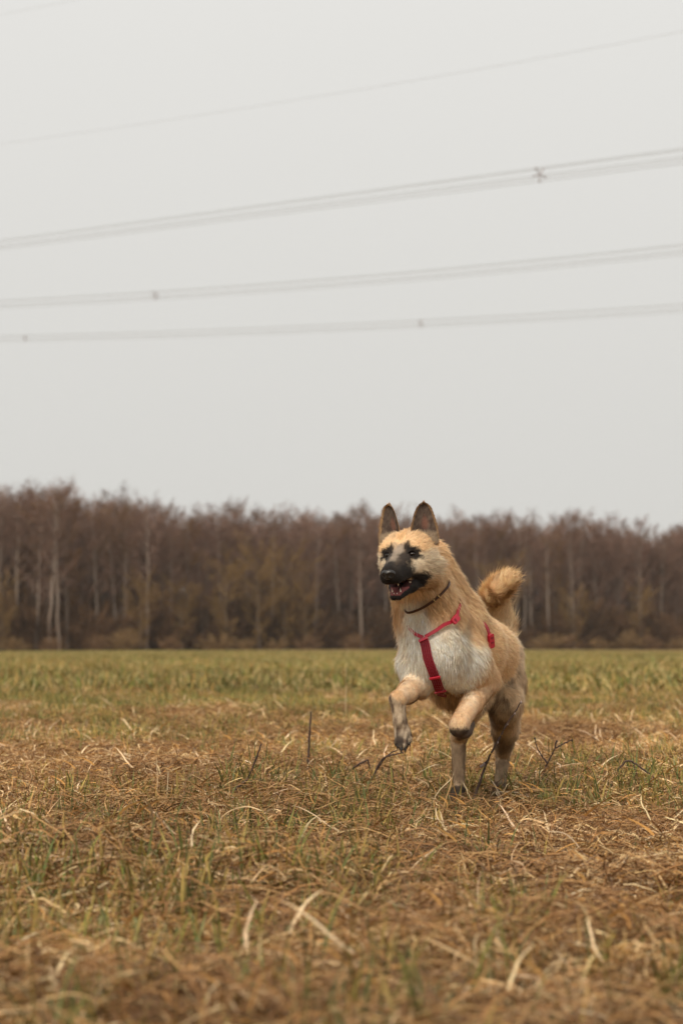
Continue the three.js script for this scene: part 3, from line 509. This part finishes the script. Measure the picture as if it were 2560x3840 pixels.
// where a line across the front of the dog meets its skin
function skinAt(x, y, from = 0.55) { let z = from; for (let k = 0; k < 160; k++) { const d = dogDist(x, y, z); if (d < 0.0008) break; z -= Math.max(0.0006, d * 0.7); if (z < -0.5) break; } return [x, y, z]; }
function ribbonPath(points, n, lift) { const c = new THREE.CatmullRomCurve3(points.map((p) => new THREE.Vector3(...p))), out = []; for (let k = 0; k <= n; k++) { const v = c.getPoint(k / n); let p = [v.x, v.y, v.z]; for (let i = 0; i < 6; i++) p = add(p, slope(p), -dogDist(...p) * 0.9); const s = slope(p); out.push({ p: add(p, s, typeof lift === 'function' ? lift(k / n) : lift), n: s }); } return out; }
function ribbon(path, width, thick) {                // a strap with rounded edges that follows the body
  const s = new Soup(), prof = [[-1, 0.3], [-0.93, 1], [0.93, 1], [1, 0.3], [1, -0.5], [-1, -0.5]]; let prev = -1;
  path.forEach((q, k) => {
    const t = unit(sub(path[Math.min(k + 1, path.length - 1)].p, path[Math.max(k - 1, 0)].p)), side = unit(cross(q.n, t)), at = s.p.length / 3;
    for (const [a, b] of prof) s.v(add(add(q.p, side, a * width / 2), q.n, b * thick), [1, 1, 1]);
    if (prev >= 0) for (let m = 0; m < 6; m++) { const o = (m + 1) % 6; s.i.push(prev + m, at + m, at + o, prev + m, at + o, prev + o); }
    if (k === 0 || k === path.length - 1) for (let m = 1; m < 5; m++) s.i.push(at, at + m, at + m + 1);
    prev = at;
  });
  const g = s.build(false).toNonIndexed(); g.deleteAttribute('color'); g.computeVertexNormals(); return g;
}
const chestPath = ribbonPath([[-0.1, 0.499], [-0.0935, 0.4735], [-0.0876, 0.444], [-0.0751, 0.4108], [-0.0632, 0.381], [-0.05, 0.356], [-0.042, 0.345]].map(([x, y]) => skinAt(x, y)), 60, 0.011);
const yokePath = ribbonPath([[-0.094, 0.501], [-0.0699, 0.5178], [-0.0484, 0.5357], [-0.0248, 0.5478], [-0.0105, 0.5768], [0.004, 0.61]].map(([x, y]) => skinAt(x, y)), 50, (t) => 0.013 - 0.012 * step(0.68, 1, t));
const yokeFarPath = ribbonPath([[-0.1, 0.5], [-0.125, 0.515], [-0.15, 0.54], [-0.165, 0.57]].map(([x, y]) => skinAt(x, y)), 30, (t) => 0.012 - 0.02 * t);
const girthPath = ribbonPath([[0.03, 0.57], [0.06, 0.552], [0.0732, 0.5423], [0.0839, 0.5018], [0.0855, 0.4849], [0.08, 0.455]].map(([x, y]) => skinAt(x, y, 0.3)), 40, (t) => 0.013 - 0.02 * step(0.75, 1, t) - 0.014 * step(0.55, 0.3, t));
const collarPath = ribbonPath([[-0.175, 0.595], [-0.1445, 0.5776], [-0.1201, 0.5827], [-0.0795, 0.6082], [-0.0473, 0.6407], [-0.03, 0.67]].map(([x, y]) => skinAt(x, y, 0.42)), 50, (t) => 0.014 - 0.014 * step(0.8, 1, t) - 0.03 * step(0.25, 0, t));
const pressed = [[chestPath, 0.013], [yokePath.slice(0, 38), 0.008], [girthPath.slice(18, 36), 0.010], [collarPath.slice(8, 44), 0.006]].map(([a, r]) => [a.map((q) => q.p), r]);
// fur
{
  const R = seeded(900), P = skin.P, I = skin.I, tri = I.length / 3, acc = new Float64Array(tri); let sum = 0;
  for (let t = 0; t < tri; t++) { const a = P[I[3 * t]], b = P[I[3 * t + 1]], c = P[I[3 * t + 2]], k = skin.coat[I[3 * t]]; sum += k.bare ? 0 : len(cross(sub(b, a), sub(c, a))) * (k.ear ? 3 : k.length < 0.012 ? 2.6 : 1); acc[t] = sum; }
  const count = 340000, pos = new Float32Array(count * 15), nor = new Float32Array(count * 15), col = new Float32Array(count * 15), ix = new Uint32Array(count * 9); let at = 0;
  const lerpN = (k) => [skin.N.getX(k), skin.N.getY(k), skin.N.getZ(k)];
  for (let h = 0; h < count; h++) {
    const r = R() * sum; let lo = 0, hi = tri - 1; while (lo < hi) { const m = lo + hi >> 1; if (acc[m] < r) lo = m + 1; else hi = m; }
    let u = R(), v = R(); if (u + v > 1) { u = 1 - u; v = 1 - v; } const w = 1 - u - v, A = I[3 * lo], B = I[3 * lo + 1], C = I[3 * lo + 2], k0 = skin.coat[A], k1 = skin.coat[B], k2 = skin.coat[C];
    if (k0.bare || k1.bare || k2.bare) continue;
    const p = [0, 1, 2].map((m) => P[A][m] * w + P[B][m] * u + P[C][m] * v), n = unit(add(add(lerpN(A).map((x) => x * w), lerpN(B), u), lerpN(C), v));
    let c = [0, 1, 2].map((m) => k0.c[m] * w + k1.c[m] * u + k2.c[m] * v), f = add(add(k0.flow.map((x) => x * w), k1.flow, u), k2.flow, v), L = (k0.length * w + k1.length * u + k2.length * v) * (0.6 + 0.7 * R()), lift = k0.lift;
    for (const [path, rad] of pressed) for (let m = 0; m < path.length; m += 2) { const q = path[m], d = Math.hypot(p[0] - q[0], p[1] - q[1], p[2] - q[2]); if (d < rad + 0.013) { L = Math.min(L, 0.006 + 0.5 * Math.max(0, d - rad)); } }
    // locks: neighbouring hairs lean the same way and draw together at the tip
    const guard = h % 11 === 0 && L > 0.012, wet = L > 0.03 && n[1] < 0.1; if (guard) L *= 1.35; const cs = wet ? 0.013 : L > 0.018 ? 0.008 : 0.005, cx = Math.floor(p[0] / cs), cy = Math.floor(p[1] / cs), cz = Math.floor(p[2] / cs), cc = [(cx + 0.2 + 0.6 * hash(cx, cy, cz)) * cs, (cy + 0.2 + 0.6 * hash(cy, cz, cx)) * cs, (cz + 0.2 + 0.6 * hash(cz, cx, cy)) * cs];
    const wob = [noise(p[0] * 42, p[1] * 42, p[2] * 42), noise(p[0] * 42 + 11, p[1] * 42, p[2] * 42), noise(p[0] * 42, p[1] * 42 + 7, p[2] * 42)];
    f = add(f, wob, 0.5); f = add(f, [R() - 0.5, R() - 0.5, R() - 0.5], 0.6); f = unit(add(f, n, -dot(f, n)));
    const up = lift * (guard ? 1.5 : 0.7 + 0.6 * R()), d1 = unit(add(f, n, up * 1.5)), d2 = unit(add(f, n, up * 0.7));
    const root = add(p, n, -0.0015), mid = add(root, d1, L * 0.5); let tip = add(mid, d2, L * 0.5); const toC = sub(cc, p), flat = add(toC, n, -dot(toC, n)); tip = add(tip, flat, wet ? 0.75 : guard ? 0 : 0.4);
    const side = unit(cross(d1, n)), wd = (L > 0.018 ? 0.0008 : 0.0006) * (0.7 + 0.6 * R());
    const tone = (0.84 + 0.32 * hash(cx, cy, cz + 5)) * (0.80 + 0.4 * R()); c = [c[0] * tone, c[1] * tone * (0.98 + 0.04 * R()), c[2] * tone * (0.94 + 0.1 * R())].map((x) => Math.min(0.9, x));
    const o = at * 15, vs = [add(root, side, -wd), add(root, side, wd), add(mid, side, -wd * 0.8), add(mid, side, wd * 0.8), tip], nn = unit(add(n, [R() - 0.5, R() - 0.5, R() - 0.5], 0.5));
    vs.forEach((q, m) => { pos.set(q, o + m * 3); nor.set(nn, o + m * 3); col.set(c, o + m * 3); });
    const b = at * 5; ix.set([b, b + 1, b + 3, b, b + 3, b + 2, b + 2, b + 3, b + 4], at * 9); at++;
  }
  const g = new THREE.BufferGeometry();
  g.setAttribute('position', new THREE.BufferAttribute(pos.slice(0, at * 15), 3)); g.setAttribute('normal', new THREE.BufferAttribute(nor.slice(0, at * 15), 3)); g.setAttribute('color', new THREE.BufferAttribute(col.slice(0, at * 15), 3)); g.setIndex(new THREE.BufferAttribute(ix.slice(0, at * 9), 1));
  part('fur', g, painted({ roughness: 0.9, specularIntensity: 0.4, transmission: 0.2 }), dog).userData.kind = 'stuff';
}
// eyes, nose, tongue, teeth, claws
{
  const head = (h) => fromHead(h), eyeMat = new THREE.MeshPhysicalMaterial({ color: 0x160b06, roughness: 0.3, clearcoat: 0.25, clearcoatRoughness: 0.1 });
  for (const s of [-1, 1]) {
    const e = part('eye', new THREE.SphereGeometry(0.0098, 24, 16), eyeMat, dog); e.position.set(...head([s * 0.0345, 0.000, 0.0568])); e.scale.set(1, 0.62, 1);
  }
  const ns = new THREE.SphereGeometry(1, 28, 20), np = ns.attributes.position;
  for (let k = 0; k < np.count; k++) {
    let x = np.getX(k), y = np.getY(k), z = np.getZ(k); const hole = Math.exp(-(((Math.abs(x) - 0.5) / 0.26) ** 2 + ((y + 0.12) / 0.34) ** 2)) * (z > 0 ? 1 : 0), slit = Math.exp(-((x / 0.1) ** 2)) * (y < 0 ? 0.12 : 0.03) * (z > 0 ? 1 : 0);
    z -= 0.55 * hole + slit; x *= y < 0 ? 1 - 0.25 * -y : 1; const q = head([x * 0.0205, -0.0385 + y * 0.0158 - 0.1 * z * 0.012, 0.166 + z * 0.0155]); np.setXYZ(k, ...q);
  }
  ns.computeVertexNormals(); part('nose', ns, new THREE.MeshPhysicalMaterial({ color: 0x17130f, roughness: 0.38, clearcoat: 0.25, clearcoatRoughness: 0.35 }), dog);
  const tg = new THREE.SphereGeometry(1, 24, 14), tp = tg.attributes.position;
  for (let k = 0; k < tp.count; k++) { const x = tp.getX(k), y = tp.getY(k), z = tp.getZ(k); tp.setXYZ(k, ...head([x * 0.0135, -0.0905 - 0.15 * (z + 1) * 0.042 + y * 0.0055 + 0.003 * x * x, 0.075 + z * 0.042])); }
  tg.computeVertexNormals(); part('tongue', tg, new THREE.MeshPhysicalMaterial({ color: 0x6e2c2a, roughness: 0.35, clearcoat: 0.4 }), dog);
  const ivory = new THREE.MeshPhysicalMaterial({ color: 0xe9dcc4, roughness: 0.3, clearcoat: 0.3 });
  const tooth = (h, L, r, upward) => { const c = part('tooth', new THREE.ConeGeometry(r, L, 10), ivory, dog); c.position.set(...head(h)); c.setRotationFromMatrix(headTurn.clone().multiply(new THREE.Matrix4().makeRotationX(upward ? 0.15 : Math.PI - 0.1))); };
  for (const s of [-1, 1]) { tooth([s * 0.0115, -0.0905, 0.116], 0.014, 0.0028, true); tooth([s * 0.0145, -0.073, 0.138], 0.007, 0.0022, false); tooth([s * 0.026, -0.077, 0.074], 0.007, 0.004, false); tooth([s * 0.0045, -0.0975, 0.1255], 0.005, 0.002, true); }
  const horn = new THREE.MeshStandardMaterial({ color: 0x1a1512, roughness: 0.5 });
  for (const [p, d] of [[[-0.1772, 0.209, 0.384], [-0.1, -0.8, 0.4]], [[-0.1675, 0.199, 0.393], [0, -0.9, 0.4]], [[-0.1565, 0.2, 0.388], [0.05, -0.9, 0.4]], [[-0.1455, 0.215, 0.374], [0.2, -0.8, 0.4]]]) {
    const s = new Soup(), u = unit(d); s.tube([add(p, u, -0.006), p, add(add(p, u, 0.006), [0, 0, -0.001]), add(add(p, u, 0.012), [0, -0.001, -0.004])], [0.0035, 0.0034, 0.0024, 0.0008], 8, [[1, 1, 1]]); part('claw', s.build(), horn, dog);
  }
}
// ---------------------------------------------------------------- harness and collar
{
  const weaveData = new Uint8Array(64 * 64 * 4); for (let j = 0; j < 64; j++) for (let i = 0; i < 64; i++) { const k = (j * 64 + i) * 4, v = 128 + 90 * Math.sin((i + (j >> 2 & 1) * 4) / 64 * 6.283 * 8) * Math.sin(j / 64 * 6.283 * 8); weaveData[k] = weaveData[k + 1] = weaveData[k + 2] = v; weaveData[k + 3] = 255; }
  const red = new THREE.MeshPhysicalMaterial({ color: 0x7a051b, roughness: 0.75, sheen: 0.2, sheenColor: new THREE.Color(0xff6080) }), pink = new THREE.MeshPhysicalMaterial({ color: 0xb0142f, roughness: 0.35, clearcoat: 0.3 }), lightRed = new THREE.MeshPhysicalMaterial({ color: 0xa01029, roughness: 0.6 }), dotMat = new THREE.MeshStandardMaterial({ color: 0xe6c9b8, roughness: 0.3 }), deep = new THREE.MeshPhysicalMaterial({ color: 0x7d0a20, roughness: 0.6 });
  const g = top('dog_harness', new THREE.Group()); g.position.copy(dog.position);
  tag(g, 'red nylon harness with dotted reflective stitching strapped round the chest', 'harness');
  part('chest_strap', ribbon(chestPath, 0.027, 0.0016), red, g);
  part('shoulder_strap', ribbon(yokePath, 0.010, 0.0018), lightRed, g); part('shoulder_strap', ribbon(yokeFarPath, 0.010, 0.0018), lightRed, g);
  part('girth_strap', ribbon(girthPath, 0.015, 0.0018), lightRed, g);
  const bar = (q, t, name, l, w, h, mat, tilt = 0) => { const side = unit(cross(q.n, t)), m = new THREE.Matrix4().makeBasis(new THREE.Vector3(...side), new THREE.Vector3(...unit(cross(side, q.n)).map((x) => -x)), new THREE.Vector3(...q.n)); const s = new THREE.Shape(); s.absellipse(0, 0, l / 2, w / 2, 0, 6.283); const rr = Math.min(l, w) * 0.3; const sh = new THREE.Shape(); sh.moveTo(-l / 2 + rr, -w / 2); sh.lineTo(l / 2 - rr, -w / 2); sh.quadraticCurveTo(l / 2, -w / 2, l / 2, -w / 2 + rr); sh.lineTo(l / 2, w / 2 - rr); sh.quadraticCurveTo(l / 2, w / 2, l / 2 - rr, w / 2); sh.lineTo(-l / 2 + rr, w / 2); sh.quadraticCurveTo(-l / 2, w / 2, -l / 2, w / 2 - rr); sh.lineTo(-l / 2, -w / 2 + rr); sh.quadraticCurveTo(-l / 2, -w / 2, -l / 2 + rr, -w / 2); const e = part(name, new THREE.ExtrudeGeometry(sh, { depth: h, bevelEnabled: true, bevelSize: 0.0012, bevelThickness: 0.0012, bevelSegments: 2 }), mat, g); e.setRotationFromMatrix(m); e.position.set(...add(q.p, q.n, 0.001)); return e; };
  const dirAt = (path, k) => unit(sub(path[Math.min(k + 1, path.length - 1)].p, path[Math.max(0, k - 1)].p));
  bar(chestPath[34], dirAt(chestPath, 34), 'slider', 0.030, 0.005, 0.003, pink); bar(chestPath[44], dirAt(chestPath, 44), 'slider', 0.032, 0.005, 0.003, pink); bar(chestPath[2], dirAt(chestPath, 2), 'ring', 0.026, 0.006, 0.003, pink);
  const b1 = bar(yokePath[31], dirAt(yokePath, 31), 'buckle', 0.017, 0.026, 0.006, pink); const b2 = bar(girthPath[27], dirAt(girthPath, 27), 'buckle', 0.020, 0.040, 0.007, pink);
  for (const [b, w, y] of [[b1, 0.009, 0.004], [b2, 0.011, 0.010], [b2, 0.011, -0.004]]) { const s = part('slot', new THREE.BoxGeometry(w, 0.0045, 0.002), deep, b); s.position.set(0, y, b === b1 ? 0.0075 : 0.0085); }
  const dot = new THREE.BoxGeometry(0.0014, 0.0022, 0.0006), dots = [];
  for (let k = 3; k < 52; k++) for (const c of [-0.0085, -0.003, 0.003, 0.0085]) { if (Math.abs(k - 34) < 2 || Math.abs(k - 44) < 2) continue; const q = chestPath[k], t = dirAt(chestPath, k), side = unit(cross(q.n, t)), m = new THREE.Matrix4().makeBasis(new THREE.Vector3(...side), new THREE.Vector3(...t), new THREE.Vector3(...q.n)).setPosition(...add(add(q.p, side, c), q.n, 0.0019)); dots.push(dot.clone().applyMatrix4(m)); }
  part('stitching', mergeGeometries(dots), dotMat, g).userData.kind = 'stuff';
  const cg = top('dog_collar', new THREE.Group()); cg.position.copy(dog.position);
  tag(cg, 'thin brown leather collar half sunk in the neck fur', 'collar');
  part('band', ribbon(collarPath, 0.0065, 0.002), new THREE.MeshPhysicalMaterial({ color: 0x3a1e0d, roughness: 0.5 }), cg);
  for (const k of [30, 33]) { const q = collarPath[k], t = dirAt(collarPath, k), r = part('metal_ring', new THREE.TorusGeometry(0.0065, 0.0013, 8, 20), new THREE.MeshStandardMaterial({ color: 0xb89a6a, metalness: 0.9, roughness: 0.35 }), cg); r.position.set(...add(q.p, q.n, 0.002)); r.lookAt(new THREE.Vector3(...add(r.position.toArray(), t)).add(dog.position)); }
}

// ---------------------------------------------------------------- twigs and stalks standing out of the grass
{
  const twigs = [
    ['upright dead brown stalk standing alone in the straw', [[[[-0.124, -0.016, -8.841], [-0.12, 0.076, -8.836], [-0.116, 0.153, -8.832], [-0.111, 0.229, -8.828]], 0.004, 0.0022]]],
    ['bent dark twig rising from the matted straw, kinked low', [[[[-0.36, -0.012, -7.639], [-0.335, 0.017, -7.638], [-0.298, 0.047, -7.636], [-0.272, 0.105, -7.633], [-0.251, 0.159, -7.63]], 0.0035, 0.0018]]],
    ['dark forked twig with three thin arms standing behind the dog', [[[[0.643, 0.003, -7.939], [0.657, 0.047, -7.936], [0.673, 0.086, -7.934], [0.693, 0.125, -7.932], [0.702, 0.157, -7.93]], 0.0036, 0.0018], [[[0.673, 0.084, -7.934], [0.653, 0.11, -7.933], [0.638, 0.138, -7.931], [0.631, 0.166, -7.93]], 0.002, 0.0011], [[[0.697, 0.134, -7.931], [0.723, 0.147, -7.931], [0.751, 0.161, -7.93]], 0.002, 0.0013]]],
    ['dark twig bent over into a low arch', [[[[0.849, 0.0, -7.737], [0.879, 0.071, -7.735], [0.912, 0.102, -7.733], [0.951, 0.081, -7.734], [0.994, 0.049, -7.736], [1.053, 0.0, -7.738]], 0.0033, 0.0014], [[[0.931, 0.088, -7.734], [0.938, 0.062, -7.735], [0.944, 0.024, -7.737]], 0.002, 0.0012]]],
    ['thin budded twig leaning across the hind leg of the dog', [[[[0.368, 0.0, -6.956], [0.38, 0.032, -6.956], [0.401, 0.092, -6.952], [0.421, 0.146, -6.949], [0.449, 0.199, -6.946], [0.471, 0.241, -6.944], [0.495, 0.275, -6.942], [0.512, 0.307, -6.94]], 0.0032, 0.0014], [[[0.421, 0.144, -6.949], [0.408, 0.131, -6.95], [0.398, 0.123, -6.951]], 0.0016, 0.001]]],
    ['low dark twig poking out of the straw beside the raised paw', [[[[-0.03, 0.0, -8.0], [0.021, 0.05, -7.98], [0.05, 0.076, -7.96], [0.086, 0.095, -7.95]], 0.0035, 0.002], [[[0.086, 0.095, -7.95], [0.094, 0.06, -7.96], [0.1, 0.01, -7.97]], 0.0022, 0.0014]]],
    ['pair of fine dark stems lying together below the raised paw', [[[[0.09, 0.02, -7.9], [0.138, 0.105, -7.88], [0.17, 0.116, -7.87], [0.2, 0.122, -7.86]], 0.0024, 0.0014], [[[0.09, 0.02, -7.9], [0.148, 0.112, -7.88], [0.183, 0.132, -7.87]], 0.002, 0.0012]]],
  ];
  const wood = painted({ roughness: 0.8 });
  const smooth = (pts, n) => { const c = new THREE.CatmullRomCurve3(pts.map((p) => new THREE.Vector3(...p))); return c.getPoints(n).map((v) => [v.x, v.y, v.z]); };
  twigs.forEach(([label, arms], t) => {
    const g = top('dry_twig', new THREE.Group()), o = arms[0][0][0], R = seeded(700 + t); g.position.set(o[0], Math.max(0, groundAt(o[0], o[2])) + 0.012, o[2]);
    arms.forEach(([pts, a, b], k) => {
      const s = new Soup(), path = smooth(pts.map((p) => sub(p, [o[0], 0, o[2]])), pts.length * 5).map((p, i) => add(p, [(R() - 0.5) * 0.0022, (R() - 0.5) * 0.0022, (R() - 0.5) * 0.002])), c = [0.075, 0.05, 0.04];
      s.tube(path, path.map((_, i) => 1.3 * a + 1.3 * (b - a) * i / (path.length - 1) + (R() < 0.12 ? 0.0008 : 0)), 7, path.map(() => vary(R, c, 0.3)));
      const m = part(k ? 'side_stem' : 'stem', s.build(), wood, g);
      if (t === 4 || t === 2) for (const f of t === 4 ? [1, 0.86, 0.72, 0.55] : [1]) { const q = path[Math.round(f * (path.length - 1))], bd = new THREE.SphereGeometry(0.0032, 8, 6); bd.scale(1, 1.5, 1); const e = part('bud', bd, new THREE.MeshStandardMaterial({ color: t === 4 ? 0x8d7f78 : 0x3a2a24, roughness: 0.8 }), m); e.position.set(q[0] + 0.0015, q[1], q[2]); if (t === 2 && k < 1) break; }
    });
    tag(g, label, 'twig', 'twigs in the grass');
  });
  const stalks = [
    [[0.215, 0.04, -6.93], [0.19, 0.124, -6.93], [0.177, 0.158, -6.929], [0.158, 0.186, -6.927], [0.131, 0.203, -6.926]], [[0.262, -0.006, -6.637], [0.28, 0.088, -6.632], [0.298, 0.161, -6.628], [0.273, 0.176, -6.627]],
    [[0.238, 0.02, -6.786], [0.268, 0.087, -6.782], [0.313, 0.139, -6.779], [0.268, 0.165, -6.778], [0.208, 0.139, -6.779]], [[0.198, 0.03, -6.435], [0.215, 0.086, -6.432], [0.23, 0.121, -6.43]],
    [[0.315, 0.008, -6.536], [0.31, 0.058, -6.534], [0.301, 0.094, -6.532], [0.258, 0.164, -6.528]], [[0.523, 0.03, -6.535], [0.532, 0.08, -6.532], [0.545, 0.105, -6.531]], [[-0.099, -0.02, -6.939], [-0.091, 0.052, -6.935], [-0.08, 0.116, -6.931], [-0.095, 0.147, -6.929]],
    [[0.016, 0.03, -7.134], [-0.039, 0.083, -7.133], [-0.102, 0.149, -7.129]], [[-0.195, 0.02, -6.835], [-0.165, 0.084, -6.833], [-0.12, 0.054, -6.834]], [[-0.587, 0.03, -7.637], [-0.578, 0.097, -7.633], [-0.581, 0.189, -7.628]],
    [[-0.535, 0.007, -7.338], [-0.527, 0.063, -7.335], [-0.522, 0.136, -7.33]], [[-0.04, 0.03, -9.534], [-0.068, 0.15, -9.532], [-0.047, 0.217, -9.529]], [[0.026, -0.004, -16.052], [0.03, 0.295, -16.035], [0.039, 0.568, -16.02]],
    [[0.49, 0.02, -5.24], [0.447, 0.096, -5.229], [0.407, 0.153, -5.226], [0.384, 0.182, -5.225], [0.35, 0.176, -5.225]], [[0.58, 0.0, -5.44], [0.542, 0.064, -5.432], [0.5, 0.111, -5.429], [0.459, 0.117, -5.429]], [[-0.52, 0.03, -6.235], [-0.492, 0.071, -6.232], [-0.465, 0.112, -6.23]],
    [[0.62, 0.0, -6.9], [0.65, 0.07, -6.9], [0.7, 0.13, -6.91]], [[-0.7, 0.0, -7.0], [-0.72, 0.08, -7.0], [-0.78, 0.12, -7.02]], [[0.05, 0.0, -5.6], [0.06, 0.09, -5.6], [0.11, 0.14, -5.62]], [[-0.33, 0.0, -6.3], [-0.31, 0.08, -6.3], [-0.25, 0.11, -6.28], [-0.2, 0.1, -6.25]],
  ];
  stalks.forEach((pts, k) => {
    const R = seeded(800 + k), s = new Soup(), o = pts[0], path = smooth(pts.map((p) => sub(p, [o[0], 0, o[2]])), 14), far = pts[0][2] < -12, wd = far ? 0.006 : 0.0032 + R() * 0.003, c = vary(R, pick(R, [[0.62, 0.46, 0.27], [0.68, 0.54, 0.36], [0.5, 0.32, 0.15]]), 0.12);
    const roll = R() * 2; s.strip(path, path.map((_, i) => i === 14 ? 0 : wd * (1 - 0.6 * i / 14)), path.map((p, i) => { const t = unit(sub(path[Math.min(i + 1, 14)], path[Math.max(0, i - 1)])), a = unit(cross(t, [Math.sin(roll), 0.1, Math.cos(roll)])); return a; }), path.map(() => c));
    s.tube(path.slice(0, 8), path.slice(0, 8).map(() => wd * 0.32), 5, [c]);
    const m = top('straw_stalk', shade(new THREE.Mesh(s.build(), painted({ roughness: 0.6 })))); m.position.set(o[0], groundAt(o[0], o[2]), o[2]);
    tag(m, far ? 'tall thin dry stem standing far out in the meadow' : 'single pale dry straw stalk standing up out of the matted grass', 'straw', far ? null : 'long pale straws in the grass');
  });
}

// thin haze over the meadow
scene.fog = new THREE.FogExp2(0xdcdad4, 0.0001);
renderer.render(scene, camera);
